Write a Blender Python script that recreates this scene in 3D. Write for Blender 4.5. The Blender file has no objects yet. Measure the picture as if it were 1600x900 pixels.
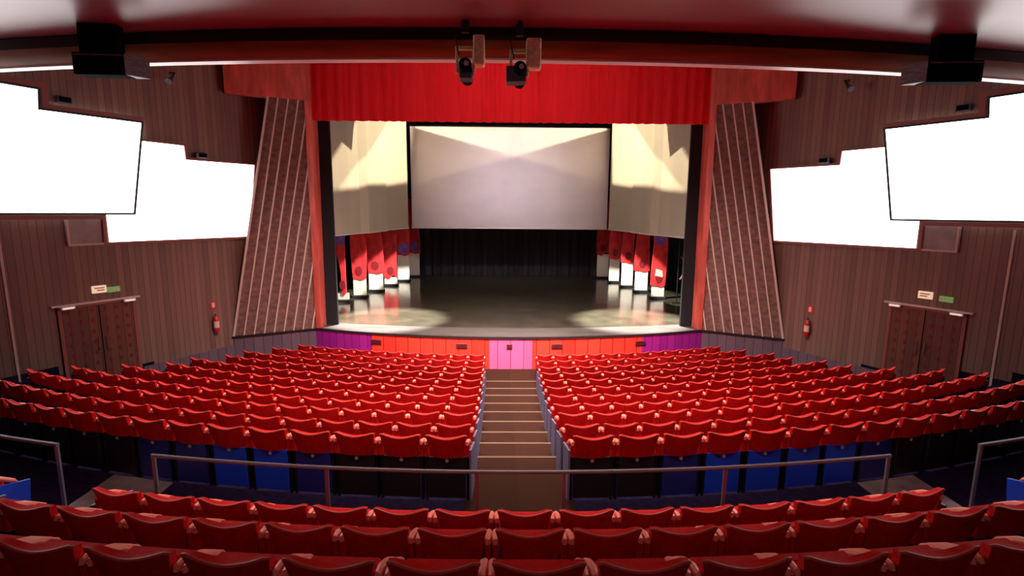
import bpy, math, random
from mathutils import Matrix, Vector
random.seed(7)
S = bpy.context.scene
COL = S.collection
# ------------------------------------------------------------------ camera
F_PX, PITCH, YAW, ROLL = 780.0, math.radians(8.75), math.atan(10.7/780), math.radians(0.45)
CAMLOC = (-.187, 0, 3.5)
cd = bpy.data.cameras.new('camera'); cam = bpy.data.objects.new('camera', cd); COL.objects.link(cam)
cd.sensor_width = 36; cd.lens = F_PX/1600*36; cd.clip_end = 200; cd.clip_start = .05
cam.matrix_world = Matrix.Translation(CAMLOC) @ Matrix.Rotation(-YAW, 4, 'Z') @ Matrix.Rotation(math.pi/2-PITCH, 4, 'X') @ Matrix.Rotation(ROLL, 4, 'Z')
S.camera = cam
S.view_settings.view_transform = 'Standard'; S.view_settings.look = 'None'
S.view_settings.gamma = 1; S.view_settings.use_curve_mapping = False
S.view_settings.exposure = 0.0
w = bpy.data.worlds.new('world'); S.world = w; w.use_nodes = True
w.node_tree.nodes['Background'].inputs[0].default_value = (.9, .75, .8, 1)
w.node_tree.nodes['Background'].inputs[1].default_value = 0.04

def aim(o, target):
    d = Vector(target)-o.location
    o.rotation_euler = d.to_track_quat('-Z', 'Y').to_euler()
def area(name, loc, target, size, power, col, sizey=None, spread=180):
    l = bpy.data.lights.new(name, 'AREA'); l.energy = power; l.color = col; l.size = size
    if sizey: l.shape = 'RECTANGLE'; l.size_y = sizey
    l.spread = math.radians(spread)
    o = bpy.data.objects.new(name, l); COL.objects.link(o); o.location = loc; aim(o, target); return o
def spot(name, loc, target, power, col, ang, blend=.2, rad=.05):
    l = bpy.data.lights.new(name, 'SPOT'); l.energy = power; l.color = col; l.spot_size = math.radians(ang)
    l.spot_blend = blend; l.shadow_soft_size = rad
    o = bpy.data.objects.new(name, l); COL.objects.link(o); o.location = loc; aim(o, target); return o
WIN_E = 5.0      # strength of the glowing wall panels
# house lights recessed in the hall ceiling in front of the wooden beam, and a dim one over the back rows
area('house_light_centre', (0, 10.6, 9.3), (0, 13.6, -1), 6.5, 1500, (1, .8, .72), 1.6, 100)
area('house_light_middle', (0, 12.4, 9.0), (0, 8.5, 0), 5.5, 500, (1, .8, .72), 1.2, 90)
area('rear_ceiling_downlight', (0, 4.3, 6.4), (0, 8.8, -.2), 7, 115, (1, .78, .68), .4, 75)
area('house_light_valance', (0, 11.2, 9.3), (0, 18, 7.4), 7, 60, (1, .85, .8), .6, 70)
area('house_light_fascia', (0, 12.5, 9.2), (0, 16.9, -1.2), 2.0, 420, (1, .7, .62), .6, 60)
area('rear_house_light', (0, -1.5, 6.4), (0, 5, .5), 6, 24, (1, .8, .78), .8, 150)
# stage lights above the stage, behind the red valance
area('stage_light_front', (0, 21.5, 9.6), (0, 27, -.8), 6, 40, (1, .93, .8), 1, 120)
area('stage_light_screen', (0, 21.0, 9.6), (0, 30, 4.4), 4, 105, (.95, .86, .95), .5, 58)
spot('apron_fill_left', (-5.2, 20.2, 9.2), (-4.9, 19.6, -.8), 60000, (1, .94, .84), 30, .6)  # added spot pair, brightens the side patches of the stage floor
spot('apron_fill_right', (5.2, 20.2, 9.2), (4.9, 19.6, -.8), 60000, (1, .94, .84), 30, .6)

# ------------------------------------------------------------------ materials
def mat(name, col, rough=.6, metal=0, spec=.5, emit=None, es=0, coat=0, sheen=0, noise=0, nscale=(8, 8, 8), bump=0):
    m = bpy.data.materials.new(name); m.use_nodes = True
    nt = m.node_tree; b = nt.nodes['Principled BSDF']
    b.inputs['Base Color'].default_value = (*col, 1); b.inputs['Roughness'].default_value = rough
    b.inputs['Metallic'].default_value = metal; b.inputs['Specular IOR Level'].default_value = spec
    b.inputs['Coat Weight'].default_value = coat; b.inputs['Coat Roughness'].default_value = .3; b.inputs['Sheen Weight'].default_value = sheen
    if emit: b.inputs['Emission Color'].default_value = (*emit, 1); b.inputs['Emission Strength'].default_value = es
    if noise or bump:
        tc = nt.nodes.new('ShaderNodeTexCoord'); mp = nt.nodes.new('ShaderNodeMapping'); mp.inputs['Scale'].default_value = nscale
        nz = nt.nodes.new('ShaderNodeTexNoise'); nz.inputs['Scale'].default_value = 1; nz.inputs['Detail'].default_value = 4
        nt.links.new(tc.outputs['Object'], mp.inputs[0]); nt.links.new(mp.outputs[0], nz.inputs['Vector'])
        if noise:
            cr = nt.nodes.new('ShaderNodeMixRGB'); cr.blend_type = 'MIX'
            cr.inputs[1].default_value = (*[c*(1-noise) for c in col], 1); cr.inputs[2].default_value = (*[min(1, c*(1+noise)) for c in col], 1)
            mr = nt.nodes.new('ShaderNodeMapRange'); mr.inputs[1].default_value = .3; mr.inputs[2].default_value = .7
            nt.links.new(nz.outputs['Fac'], mr.inputs[0]); nt.links.new(mr.outputs[0], cr.inputs[0]); nt.links.new(cr.outputs[0], b.inputs['Base Color'])
        if bump:
            bp = nt.nodes.new('ShaderNodeBump'); bp.inputs['Strength'].default_value = bump; bp.inputs['Distance'].default_value = .02
            nt.links.new(nz.outputs['Fac'], bp.inputs['Height']); nt.links.new(bp.outputs[0], b.inputs['Normal'])
    return m
def plank_mat(name, c1, c2, width, rough=.45, axis=0, gap=.06, noise_scale=3.0, spec=.35):
    """Vertical wooden boards: board index along one local axis picks a tint, thin dark joints, grain noise."""
    m = bpy.data.materials.new(name); m.use_nodes = True; nt = m.node_tree; L = nt.links.new
    b = nt.nodes['Principled BSDF']; b.inputs['Roughness'].default_value = rough; b.inputs['Specular IOR Level'].default_value = spec
    tc = nt.nodes.new('ShaderNodeTexCoord'); sp = nt.nodes.new('ShaderNodeSeparateXYZ'); L(tc.outputs['Object'], sp.inputs[0])
    def M(op, a, v=None, w=None):
        n = nt.nodes.new('ShaderNodeMath'); n.operation = op
        for i, q in enumerate((a, v, w)):
            if q is None: continue
            if isinstance(q, (int, float)): n.inputs[i].default_value = q
            else: L(q, n.inputs[i])
        return n.outputs[0]
    u = M('DIVIDE', sp.outputs[axis], width); idx = M('FLOOR', u); fr = M('FRACT', u)
    wn = nt.nodes.new('ShaderNodeTexWhiteNoise'); wn.noise_dimensions = '1D'; L(idx, wn.inputs['W'])
    mp = nt.nodes.new('ShaderNodeMapping'); mp.inputs['Scale'].default_value = (noise_scale*4, noise_scale*4, .5) if axis == 0 else (.5, .5, 3)
    L(tc.outputs['Object'], mp.inputs[0])
    nz = nt.nodes.new('ShaderNodeTexNoise'); nz.inputs['Scale'].default_value = 1; nz.inputs['Detail'].default_value = 5; L(mp.outputs[0], nz.inputs['Vector'])
    f = M('ADD', M('MULTIPLY', wn.outputs['Value'], .5), M('MULTIPLY', nz.outputs['Fac'], .5))
    mx = nt.nodes.new('ShaderNodeMixRGB'); mx.inputs[1].default_value = (*c1, 1); mx.inputs[2].default_value = (*c2, 1); L(f, mx.inputs[0])
    j = M('LESS_THAN', fr, gap)
    mk = nt.nodes.new('ShaderNodeMixRGB'); mk.inputs[2].default_value = (*[c*.35 for c in c1], 1); L(j, mk.inputs[0]); L(mx.outputs[0], mk.inputs[1])
    L(mk.outputs[0], b.inputs['Base Color']); return m

M = {}
M['wall'] = plank_mat('walnut_wall_boards', (.15, .078, .068), (.32, .18, .14), .16)
M['door'] = plank_mat('door_boards', (.12, .042, .032), (.22, .075, .05), .2)
M['ceiling'] = mat('burgundy_lacquered_ceiling', (.27, .03, .05), .38, spec=1.0, noise=.15, nscale=(.3, .3, .3))
M['beam'] = mat('polished_mahogany_beam', (.24, .058, .016), .55, spec=.15, noise=.25, nscale=(.8, 6, 6))
M['beam_dark'] = mat('shaded_beam_top', (.018, .005, .007), .35, spec=.3)  # shade on the beam's upper half, put into a darker colour
M['lip'] = mat('cream_lip', (.78, .62, .6), .35)
M['plaster'] = mat('dark_hall_ceiling', (.25, .12, .1), .8)
M['carpet'] = mat('blue_carpet', (.022, .015, .045), .95, spec=0, noise=.3, nscale=(12, 12, 12))
M['aisle'] = plank_mat('aisle_wood_boards', (.024, .011, .008), (.042, .018, .012), .7, .5, spec=0, gap=0)
M['side_steps'] = mat('pale_glow_steps', (.3, .22, .22), .5, noise=.4, nscale=(3, 3, 3))  # pale tone carries the glow on the side stairs
M['nosing'] = mat('nosing', (.13, .08, .06), .7, spec=0)
M['stage_floor'] = mat('black_polished_stage_floor', (.05, .045, .03), .15, spec=1, coat=.6, noise=.35, nscale=(1.5, 1.5, 1.5), bump=.05)
M['apron'] = mat('stage_apron_floor', (.11, .1, .095), .2, spec=1, coat=.5, noise=.2, nscale=(1, 3, 1))
M['black'] = mat('black_masking', (.008, .008, .012), .9)
M['drape'] = mat('black_velvet_drape', (.02, .019, .024), .8, noise=.5, nscale=(1.2, 1.2, .1))
M['valance'] = mat('scarlet_valance_velvet', (.68, .012, .018), .8, spec=.15)
M['fascia_red'] = plank_mat('red_stage_front', (.75, .03, .02), (.9, .07, .04), .45, .45)
M['fascia_pink'] = plank_mat('pink_stage_front', (.75, .09, .25), (.85, .14, .33), .45, .45)
M['fascia_magenta'] = plank_mat('magenta_stage_front', (.32, .01, .25), (.48, .025, .33), .3, .45)
M['plinth'] = plank_mat('grey_purple_plinth', (.13, .08, .12), (.2, .12, .15), .3, .5)
M['salmon'] = mat('salmon_red_wood', (.62, .1, .075), .4, noise=.3, nscale=(5, 5, 1))
M['panel_back'] = mat('brown_acoustic_panel', (.2, .1, .085), .6, noise=.4, nscale=(5, 5, 7))
M['batten'] = mat('pale_wood_batten', (.66, .48, .42), .5)
M['screen'] = mat('lilac_grey_screen', (.62, .55, .57), .7, noise=.06, nscale=(.5, .5, 1))
M['flat'] = plank_mat('cream_side_flat', (.42, .38, .31), (.5, .45, .36), .9, .55, axis=1, gap=0.0)
M['edge'] = mat('white_edge_bar', (.6, .56, .5), .4)
M['glow'] = mat('glowing_diffuser', (.9, .9, .9), .5, emit=(1, .985, .975), es=WIN_E)
M['frame_red'] = mat('reddish_wood_frame', (.3, .085, .07), .45)
M['frame_dark'] = mat('dark_frame', (.015, .012, .014), .5)
M['recess'] = mat('grey_unlit_panel', (.3, .25, .24), .55, noise=.25, nscale=(2, 2, 2))
M['red'] = mat('red_seat_velvet', (.7, .012, .012), .8, spec=.12, noise=.12, nscale=(25, 25, 25))
M['piping'] = mat('rose_piping', (.6, .07, .055), .55, spec=.3)
M['pad'] = mat('coral_lit_pad', (1, .27, .2), .45, spec=.4)  # lit tops of the red armrests, put into a brighter coral
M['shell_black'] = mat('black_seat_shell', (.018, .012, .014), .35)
M['shell_navy'] = mat('navy_tinted_shell', (.02, .025, .22), .4)
M['shell_blue'] = mat('blue_tinted_shell', (.012, .07, .8), .45)
M['end_panel'] = mat('blue_grey_end_panel', (.15, .14, .24), .5)
M['tag'] = mat('white_number_tag', (.75, .75, .72), .4)
M['metal'] = mat('cream_bracket_metal', (.75, .62, .52), .3, metal=.3)
M['dark_metal'] = mat('dark_metal', (.02, .02, .022), .4, metal=.5)
M['steel'] = mat('brushed_steel_rail', (.2, .185, .2), .4, metal=.3)
M['spk'] = mat('black_speaker_cabinet', (.006, .007, .01), .95, spec=.03)
M['spk_side'] = mat('grey_speaker_side', (.16, .14, .15), .5, noise=.4, nscale=(10, 10, 30))
M['fix_cream'] = mat('cream_lamp_housing', (.95, .8, .45), .4, noise=.3, nscale=(12, 12, 12))
M['lens'] = mat('lamp_lens', (.55, .55, .62), .08, spec=1)
M['white'] = mat('white_paint', (.85, .8, .68), .45)
M['ban_red'] = mat('red_banner_cloth', (.7, .03, .035), .6, noise=.45, nscale=(3, 3, 2))
M['ban_blue'] = mat('violet_blue_patch', (.2, .1, .5), .6, noise=.3, nscale=(4, 4, 4))
M['ban_dark'] = mat('dark_red_patch', (.22, .008, .015), .6)
M['ext_red'] = mat('extinguisher_red', (.6, .02, .02), .35)
M['pinkwhite'] = mat('pale_pink_label', (.85, .6, .55), .4)
M['sign_cream'] = mat('lit_cream_sign', (.9, .7, .5), .4, emit=(1, .78, .55), es=.55)
M['sign_orange'] = mat('orange_mark', (.8, .3, .1), .4)
M['sign_green'] = mat('lit_green_sign', (.15, .4, .1), .4, emit=(.2, .5, .12), es=.35)
M['lamp_white'] = mat('emergency_lamp', (.9, .8, .75), .4, emit=(1, .85, .8), es=.6)
M['greybox'] = mat('grey_box', (.06, .06, .08), .5)

# ------------------------------------------------------------------ mesh helpers
class MB:
    def __init__(s): s.v = []; s.f = []
    def poly(s, vs, fs):
        n = len(s.v); s.v += [tuple(p) for p in vs]; s.f += [tuple(i+n for i in f) for f in fs]; return s
    def hexa(s, b, t):          # two quads, bottom and top
        return s.poly(list(b)+list(t), [(3, 2, 1, 0), (4, 5, 6, 7), (0, 1, 5, 4), (1, 2, 6, 5), (2, 3, 7, 6), (3, 0, 4, 7)])
    def box(s, x0, x1, y0, y1, z0, z1):
        return s.hexa([(x0, y0, z0), (x1, y0, z0), (x1, y1, z0), (x0, y1, z0)], [(x0, y0, z1), (x1, y0, z1), (x1, y1, z1), (x0, y1, z1)])
    def rbox(s, x0, x1, y0, y1, z0, z1, r=.01):     # box with chamfered edges
        vs = []; sx, sy, sz = (x0, x1), (y0, y1), (z0, z1)
        idx = {}
        for i in (0, 1):
            for j in (0, 1):
                for k in (0, 1):
                    a = (1-2*i)*r; b = (1-2*j)*r; c = (1-2*k)*r
                    idx[i, j, k, 0] = len(vs); vs.append((sx[i], sy[j]+b, sz[k]+c))
                    idx[i, j, k, 1] = len(vs); vs.append((sx[i]+a, sy[j], sz[k]+c))
                    idx[i, j, k, 2] = len(vs); vs.append((sx[i]+a, sy[j]+b, sz[k]))
        fs = []
        for i in (0, 1):
            fs.append([idx[i, 0, 0, 0], idx[i, 1, 0, 0], idx[i, 1, 1, 0], idx[i, 0, 1, 0]][::1 if i else -1])
            fs.append([idx[0, i, 0, 1], idx[1, i, 0, 1], idx[1, i, 1, 1], idx[0, i, 1, 1]][::-1 if i else 1])
            fs.append([idx[0, 0, i, 2], idx[1, 0, i, 2], idx[1, 1, i, 2], idx[0, 1, i, 2]][::1 if i else -1])
        for i in (0, 1):
            for j in (0, 1):
                fs.append([idx[i, j, 0, 0], idx[i, j, 1, 0], idx[i, j, 1, 1], idx[i, j, 0, 1]])
                fs.append([idx[i, 0, j, 0], idx[i, 1, j, 0], idx[i, 1, j, 2], idx[i, 0, j, 2]])
                fs.append([idx[0, i, j, 1], idx[1, i, j, 1], idx[1, i, j, 2], idx[0, i, j, 2]])
                for k in (0, 1):
                    if (i, j) : pass
        for i in (0, 1):
            for j in (0, 1):
                for k in (0, 1): fs.append([idx[i, j, k, 0], idx[i, j, k, 1], idx[i, j, k, 2]])
        return s.poly(vs, fs)
    def tube(s, pts, r, n=8, cap=True):
        pts = [Vector(p) for p in pts]; base = len(s.v); up0 = Vector((0, 0, 1))
        for i, p in enumerate(pts):
            d = (pts[min(i+1, len(pts)-1)]-pts[max(i-1, 0)]).normalized()
            up = up0 if abs(d.z) < .95 else Vector((0, 1, 0))
            a = d.cross(up).normalized(); b = a.cross(d)
            rr = r[i] if isinstance(r, (list, tuple)) else r
            for k in range(n):
                t = 2*math.pi*k/n; s.v.append(tuple(p+a*rr*math.cos(t)+b*rr*math.sin(t)))
        for i in range(len(pts)-1):
            for k in range(n):
                k2 = (k+1) % n; s.f.append((base+i*n+k, base+i*n+k2, base+(i+1)*n+k2, base+(i+1)*n+k))
        if cap:
            s.f.append(tuple(base+k for k in range(n))[::-1]); s.f.append(tuple(base+(len(pts)-1)*n+k for k in range(n)))
        return s
    def prism_xz(s, pts, y0, y1):     # polygon in x,z thickened along y
        n = len(pts)
        return s.poly([(x, y0, z) for x, z in pts]+[(x, y1, z) for x, z in pts],
                      [tuple(range(n)), tuple(range(2*n-1, n-1, -1))]+[(i, i+n, (i+1) % n+n, (i+1) % n) for i in range(n)])
    def prism_xy(s, pts, z0, z1):
        n = len(pts)
        return s.poly([(x, y, z0) for x, y in pts]+[(x, y, z1) for x, y in pts],
                      [tuple(range(n))[::-1], tuple(range(n, 2*n))]+[(i, (i+1) % n, (i+1) % n+n, i+n) for i in range(n)])
    def strip(s, prof, us, fn, close=False):       # sweep a profile: fn(u, p) -> point
        base = len(s.v); n = len(prof)
        for u in us:
            for p in prof: s.v.append(tuple(fn(u, p)))
        for i in range(len(us)-1):
            for k in range(n-1+(1 if close else 0)):
                k2 = (k+1) % n; s.f.append((base+i*n+k, base+(i+1)*n+k, base+(i+1)*n+k2, base+i*n+k2))
        if close:
            s.f.append(tuple(base+k for k in range(n))); s.f.append(tuple(base+(len(us)-1)*n+k for k in range(n))[::-1])
        return s
    def mesh(s, name, m, smooth=False):
        me = bpy.data.meshes.new(name); me.from_pydata(s.v, [], s.f); me.validate(); me.materials.append(m)
        import bmesh
        bm = bmesh.new(); bm.from_mesh(me); bmesh.ops.recalc_face_normals(bm, faces=bm.faces); bm.to_mesh(me); bm.free()
        if smooth:
            for p in me.polygons: p.use_smooth = True
            try: me.set_sharp_from_angle(angle=math.radians(40))
            except Exception: pass
        return me
    def obj(s, name, m, parent=None, smooth=False, loc=None, rotz=0):
        o = bpy.data.objects.new(name, s.mesh(name, m, smooth)); COL.objects.link(o)
        if parent: o.parent = parent
        if loc: o.location = loc
        o.rotation_euler.z = rotz
        return o
def thing(name, label, cat, loc=(0, 0, 0), rotz=0, group=None):
    o = bpy.data.objects.new(name, None); o.empty_display_size = .1; COL.objects.link(o); o.location = loc; o.rotation_euler.z = rotz
    o['label'] = label; o['category'] = cat
    if group: o['group'] = group
    return o
def tag(o, label, cat, group=None):
    o['label'] = label; o['category'] = cat
    if group: o['group'] = group
    return o
def struct(o): o['kind'] = 'structure'; return o

def pix(px, py, Z=None, Y=None):      # photograph measurements turned into places in the hall
    u = (px-800)/F_PX; v_ = (py-450)/F_PX; a = ROLL
    u, v_ = u*math.cos(a)+v_*math.sin(a), -u*math.sin(a)+v_*math.cos(a)
    x = u; y = math.cos(PITCH)-v_*math.sin(PITCH); z = -math.sin(PITCH)-v_*math.cos(PITCH)
    X = x*math.cos(YAW)+y*math.sin(YAW); Y_ = -x*math.sin(YAW)+y*math.cos(YAW)
    t_ = (Z-CAMLOC[2])/z if Z is not None else Y/Y_
    return Vector((CAMLOC[0]+X*t_, Y_*t_, CAMLOC[2]+z*t_))
# ------------------------------------------------------------------ hall plan
STAGE_Z = -.8
ROW_R = 23.0
def sag(x, R=ROW_R): return R-math.sqrt(R*R-x*x)
FL = [0, -.30, -.55, -.80, -1.01, -1.2, -1.38, -1.54, -1.7, -1.82, -1.94]
ROW_Y = [5.66+n for n in range(11)]
ROW_END = [10.7, 10.4, 10.1, 9.85, 9.6, 9.2, 8.95, 8.7, 8.38, 8.05, 7.76]
STEP_Y = [6.31+.98*j for j in range(11)]
def hw(n): return .56+.022*n
WANG = math.radians(28.18)
def wall_x(y): return min(13.6, 9.48+(16.77-y)*math.tan(WANG))
NEAR = [(4.17, 0), (3.32, .4), (2.44, .82)]

# floor tiers
us = [-13.4+26.8*i/60 for i in range(61)]
def arc_slab(mb, y0, y1, z0, z1, xs, clip=True, R=ROW_R):
    def yy(x, y): return y+sag(x, R)
    b = len(mb.v)
    for x in xs:
        for y in (y0, y1):
            for z in (z0, z1):
                X = x
                if clip: X = max(-wall_x(yy(x, y))+.02, min(wall_x(yy(x, y))-.02, x))
                mb.v.append((X, yy(x, y), z))
    for i in range(len(xs)-1):
        a = b+4*i; c = a+4
        mb.f += [(a+1, a+3, c+3, c+1), (a, c, c+2, a+2), (a, a+1, c+1, c), (a+2, c+2, c+3, a+3)]
    e = b+4*(len(xs)-1)
    mb.f += [(b, b+2, b+3, b+1), (e, e+1, e+3, e+2)]
fl = MB()
arc_slab(fl, 4.05-.12, STEP_Y[0], -.3, 0, us)                      # cross aisle and first row terrace
for i, (y0, y1, z) in enumerate(((3.2, 3.93, .4), (2.32, 3.2, .82), (1.3, 2.32, 1.24), (.2, 1.3, 1.66), (-3, .2, 2.0))):
    arc_slab(fl, y0, y1, -.3, z, us)
for n in range(1, 11):
    y1 = STEP_Y[n] if n < 10 else 18.2
    for sgn in (-1, 1):
        xs = [sgn*(hw(n)+.1+(13.4-hw(n)-.1)*i/30) for i in range(31)]
        if n == 10:
            b = MB(); fl.prism_xy([(x, STEP_Y[9]+sag(x)) for x in xs if abs(x) < 9.6]+[(sgn*9.4, 16.7), (sgn*7.2, 18.0), (sgn*(hw(10)+.1), 18.0)], -2.3, FL[10])
        else: arc_slab(fl, STEP_Y[n-1], y1, -2.3, FL[n], xs)
struct(fl.obj('floor', M['carpet']))
st = MB(); ns = MB()
for n in range(0, 11):
    y0 = 5.3 if n == 0 else STEP_Y[n-1]; y1 = STEP_Y[n] if n < 10 else 17.3
    h0 = hw(n)+.1
    st.box(-h0, h0, y0, y1, -2.35 if n else -.3, FL[n]+.012)
    if n < 10: ns.rbox(-h0+.03, h0-.03, y1-.045, y1+.012, FL[n]-.02, FL[n]+.026, .006)
sd = MB()
for sgn in (-1, 1):
    for (y0, y1, z) in ((4.05, 5.6, .0), (3.2, 3.93, .4), (2.32, 3.2, .82), (3.62, 3.95, .2), (2.75, 3.22, .61)):
        xs_ = [sgn*(4.45+.9*i/6) for i in range(7)]
        arc_slab(sd, y0, y1, z-.15, z+.012, xs_, clip=False)
struct(sd.obj('floor_side_steps', M['side_steps']))
t = struct(st.obj('floor_aisle_steps', M['aisle'])); struct(ns.obj('step_nosing', M['nosing'], t))

# side walls (local x runs from the stage towards the audience)
def side(sgn):
    """returns placement for one side: local x = distance s along wall, local y = out of the wall into the hall"""
    o = Vector((sgn*9.48, 16.77, 0)); d = Vector((sgn*math.sin(WANG), -math.cos(WANG), 0))
    return o, math.atan2(d.y, d.x), d
def wp(sgn, s, off=0):
    o, a, d = side(sgn); n = Vector((-sgn*math.cos(WANG), -math.sin(WANG), 0))
    return o+d*s+n*off
for sgn, nm in ((-1, 'left'), (1, 'right')):
    o, a, d = side(sgn)
    k = 1 if sgn < 0 else -1      # local y sign that points into the hall
    wl = MB().box(-2.6, 8.75, min(0, -k*.2), max(0, -k*.2), -2.3, 9.6)
    struct(wl.obj('wall_'+nm, M['wall'], loc=o, rotz=a))
    x0 = sgn*13.62
    rw = MB().box(-12.6, 0, min(0, -k*.2), max(0, -k*.2), -.4, 9.6)
    struct(rw.obj('wall_'+nm+'_rear', M['wall'], loc=(x0, -3.6, 0), rotz=-math.pi/2).__class__ and bpy.data.objects['wall_'+nm+'_rear'])
    bpy.data.objects['wall_'+nm+'_rear'].rotation_euler.z = -math.pi/2
struct(MB().box(-13.8, 13.8, -3.8, -3.6, -.4, 9.6).obj('wall_rear', M['wall']))
struct(MB().box(-13.9, 13.9, 9.5, 18.6, 9.6, 9.75).obj('ceiling_front', M['plaster']))

# rear ceiling with curved mahogany beam
BR = 50.0
bx = [-13.6+27.2*i/48 for i in range(49)]
rc = MB()
for i in range(48):
    for xa, xb in ((bx[i], bx[i+1]),):
        ya, yb = 8.85+sag(xa, BR), 8.85+sag(xb, BR)
        rc.hexa([(xa, -3.6, 6.5), (xb, -3.6, 6.5), (xb, yb, 6.5), (xa, ya, 6.5)], [(xa, -3.6, 6.7), (xb, -3.6, 6.7), (xb, yb, 6.7), (xa, ya, 6.7)])
struct(rc.obj('ceiling', M['ceiling']))
prof = [(.03, 6.31), (-.04, 6.3), (-.02, 6.22), (.01, 6.16), (.06, 6.12), (.13, 6.075), (.36, 6.075), (.36, 6.31)]
bm_ = MB().strip(prof, bx, lambda x, p: (x, 8.85+sag(x, BR)+p[0], p[1]), close=True)
beam = struct(bm_.obj('beam', M['beam'], smooth=True))
struct(MB().strip([(.0, 9.6), (.0, 6.5), (-.035, 6.48), (-.05, 6.4), (-.045, 6.3), (.36, 6.3), (.36, 9.6)], bx, lambda x, p: (x, 8.85+sag(x, BR)+p[0], p[1]), close=True).obj('beam_cornice', M['beam_dark'], beam, smooth=True))
lip = MB().strip([(.15, 6.08), (.15, 6.045), (.34, 6.045), (.34, 6.08)], bx, lambda x, p: (x, 8.85+sag(x, BR)+p[0], p[1]), close=True)
struct(lip.obj('trim_beam_lip', M['lip'], beam))

# ------------------------------------------------------------------ glowing stepped wall panels
def light_wall(sgn):
    o, a, d = side(sgn); k = 1 if sgn < 0 else -1; ds = -.1 if sgn < 0 else .12
    def ring(mb, pts, wdt, y0, y1):       # frame around a polygon: outline offset outwards
        n = len(pts); cx = sum(p[0] for p in pts)/n; cz = sum(p[1] for p in pts)/n
        outp = []
        area_ = sum(pts[i][0]*pts[(i+1) % n][1]-pts[(i+1) % n][0]*pts[i][1] for i in range(n)); sg = 1 if area_ > 0 else -1
        for i in range(n):
            p0, p1, p2 = Vector(pts[i-1]), Vector(pts[i]), Vector(pts[(i+1) % n])
            e1, e2 = (p1-p0).normalized(), (p2-p1).normalized()
            n1, n2 = Vector((e1.y, -e1.x))*sg, Vector((e2.y, -e2.x))*sg
            m_ = (n1+n2); m_ = m_/max(.3, m_.dot(n1)); outp.append(p1+m_*wdt)
        for i in range(n):
            j = (i+1) % n
            q = [pts[i], pts[j], outp[j], outp[i]]
            mb.hexa([(p[0], y0*k, p[1]) for p in q], [(p[0], y1*k, p[1]) for p in q])
        return mb
    side_w = 'left' if sgn < 0 else 'right'
    # panel nearer the stage
    p2 = [(-1.07+ds, 5.0), (-.72+ds, 2.57), (3.5+ds, 2.58), (3.38+ds, 5.38), (1.24+ds, 5.38), (1.22+ds, 4.97)]
    t = thing('light_panel', f'stepped glowing white wall panel nearer the stage on the {side_w} wall', 'light panel', o, a, 'glowing stepped wall panels')
    MB().prism_xz(p2, .03*k, .06*k).obj('diffuser', M['glow'], t)
    ring(MB(), p2, .07, .0, .1).obj('frame', M['frame_red'], t)
    MB().box(3.57+ds, 4.3+ds, min(.005*k, .04*k), max(.005*k, .04*k), 2.57, 3.5).obj('unlit_panel', M['recess'], t)
    ring(MB(), [(3.5+ds, 2.57), (4.3+ds, 2.57), (4.3+ds, 3.5), (3.5+ds, 3.5)], .05, .0, .09).obj('recess_trim', M['batten'], t)
    # big panel nearer the audience, proud of the first
    p1 = [(2.4+ds, 5.86), (2.83+ds, 3.37), (8.5, 3.37), (8.5, 6.3), (4.6+ds, 6.3), (4.64+ds, 5.83)]
    t = thing('light_panel', f'large stepped glowing white wall panel nearer the railing on the {side_w} wall', 'light panel', o, a, 'glowing stepped wall panels')
    MB().box(4.55+ds, 8.3, min(.01*k, .11*k), max(.01*k, .11*k), 3.5, 6.2).obj('backing_box', M['frame_dark'], t)
    MB().prism_xz(p1, .12*k, .17*k).obj('diffuser', M['glow'], t)
    ring(MB(), p1, .055, .115, .185).obj('frame', M['frame_dark'], t)
    top = [(2.36+ds, 5.9), (4.55+ds, 5.87), (4.5+ds, 6.36), (8.5, 6.36), (8.5, 6.5), (4.38+ds, 6.5), (4.4+ds, 6.0), (2.3+ds, 6.03)]
    MB().prism_xz(top, .115*k, .15*k).obj('top_trim', M['frame_red'], t)
    MB().box(3.58+ds, 8.5, min(.115*k, .15*k), max(.115*k, .15*k), 3.2, 3.31).obj('bottom_trim', M['frame_red'], t)
light_wall(-1); light_wall(1)

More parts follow.
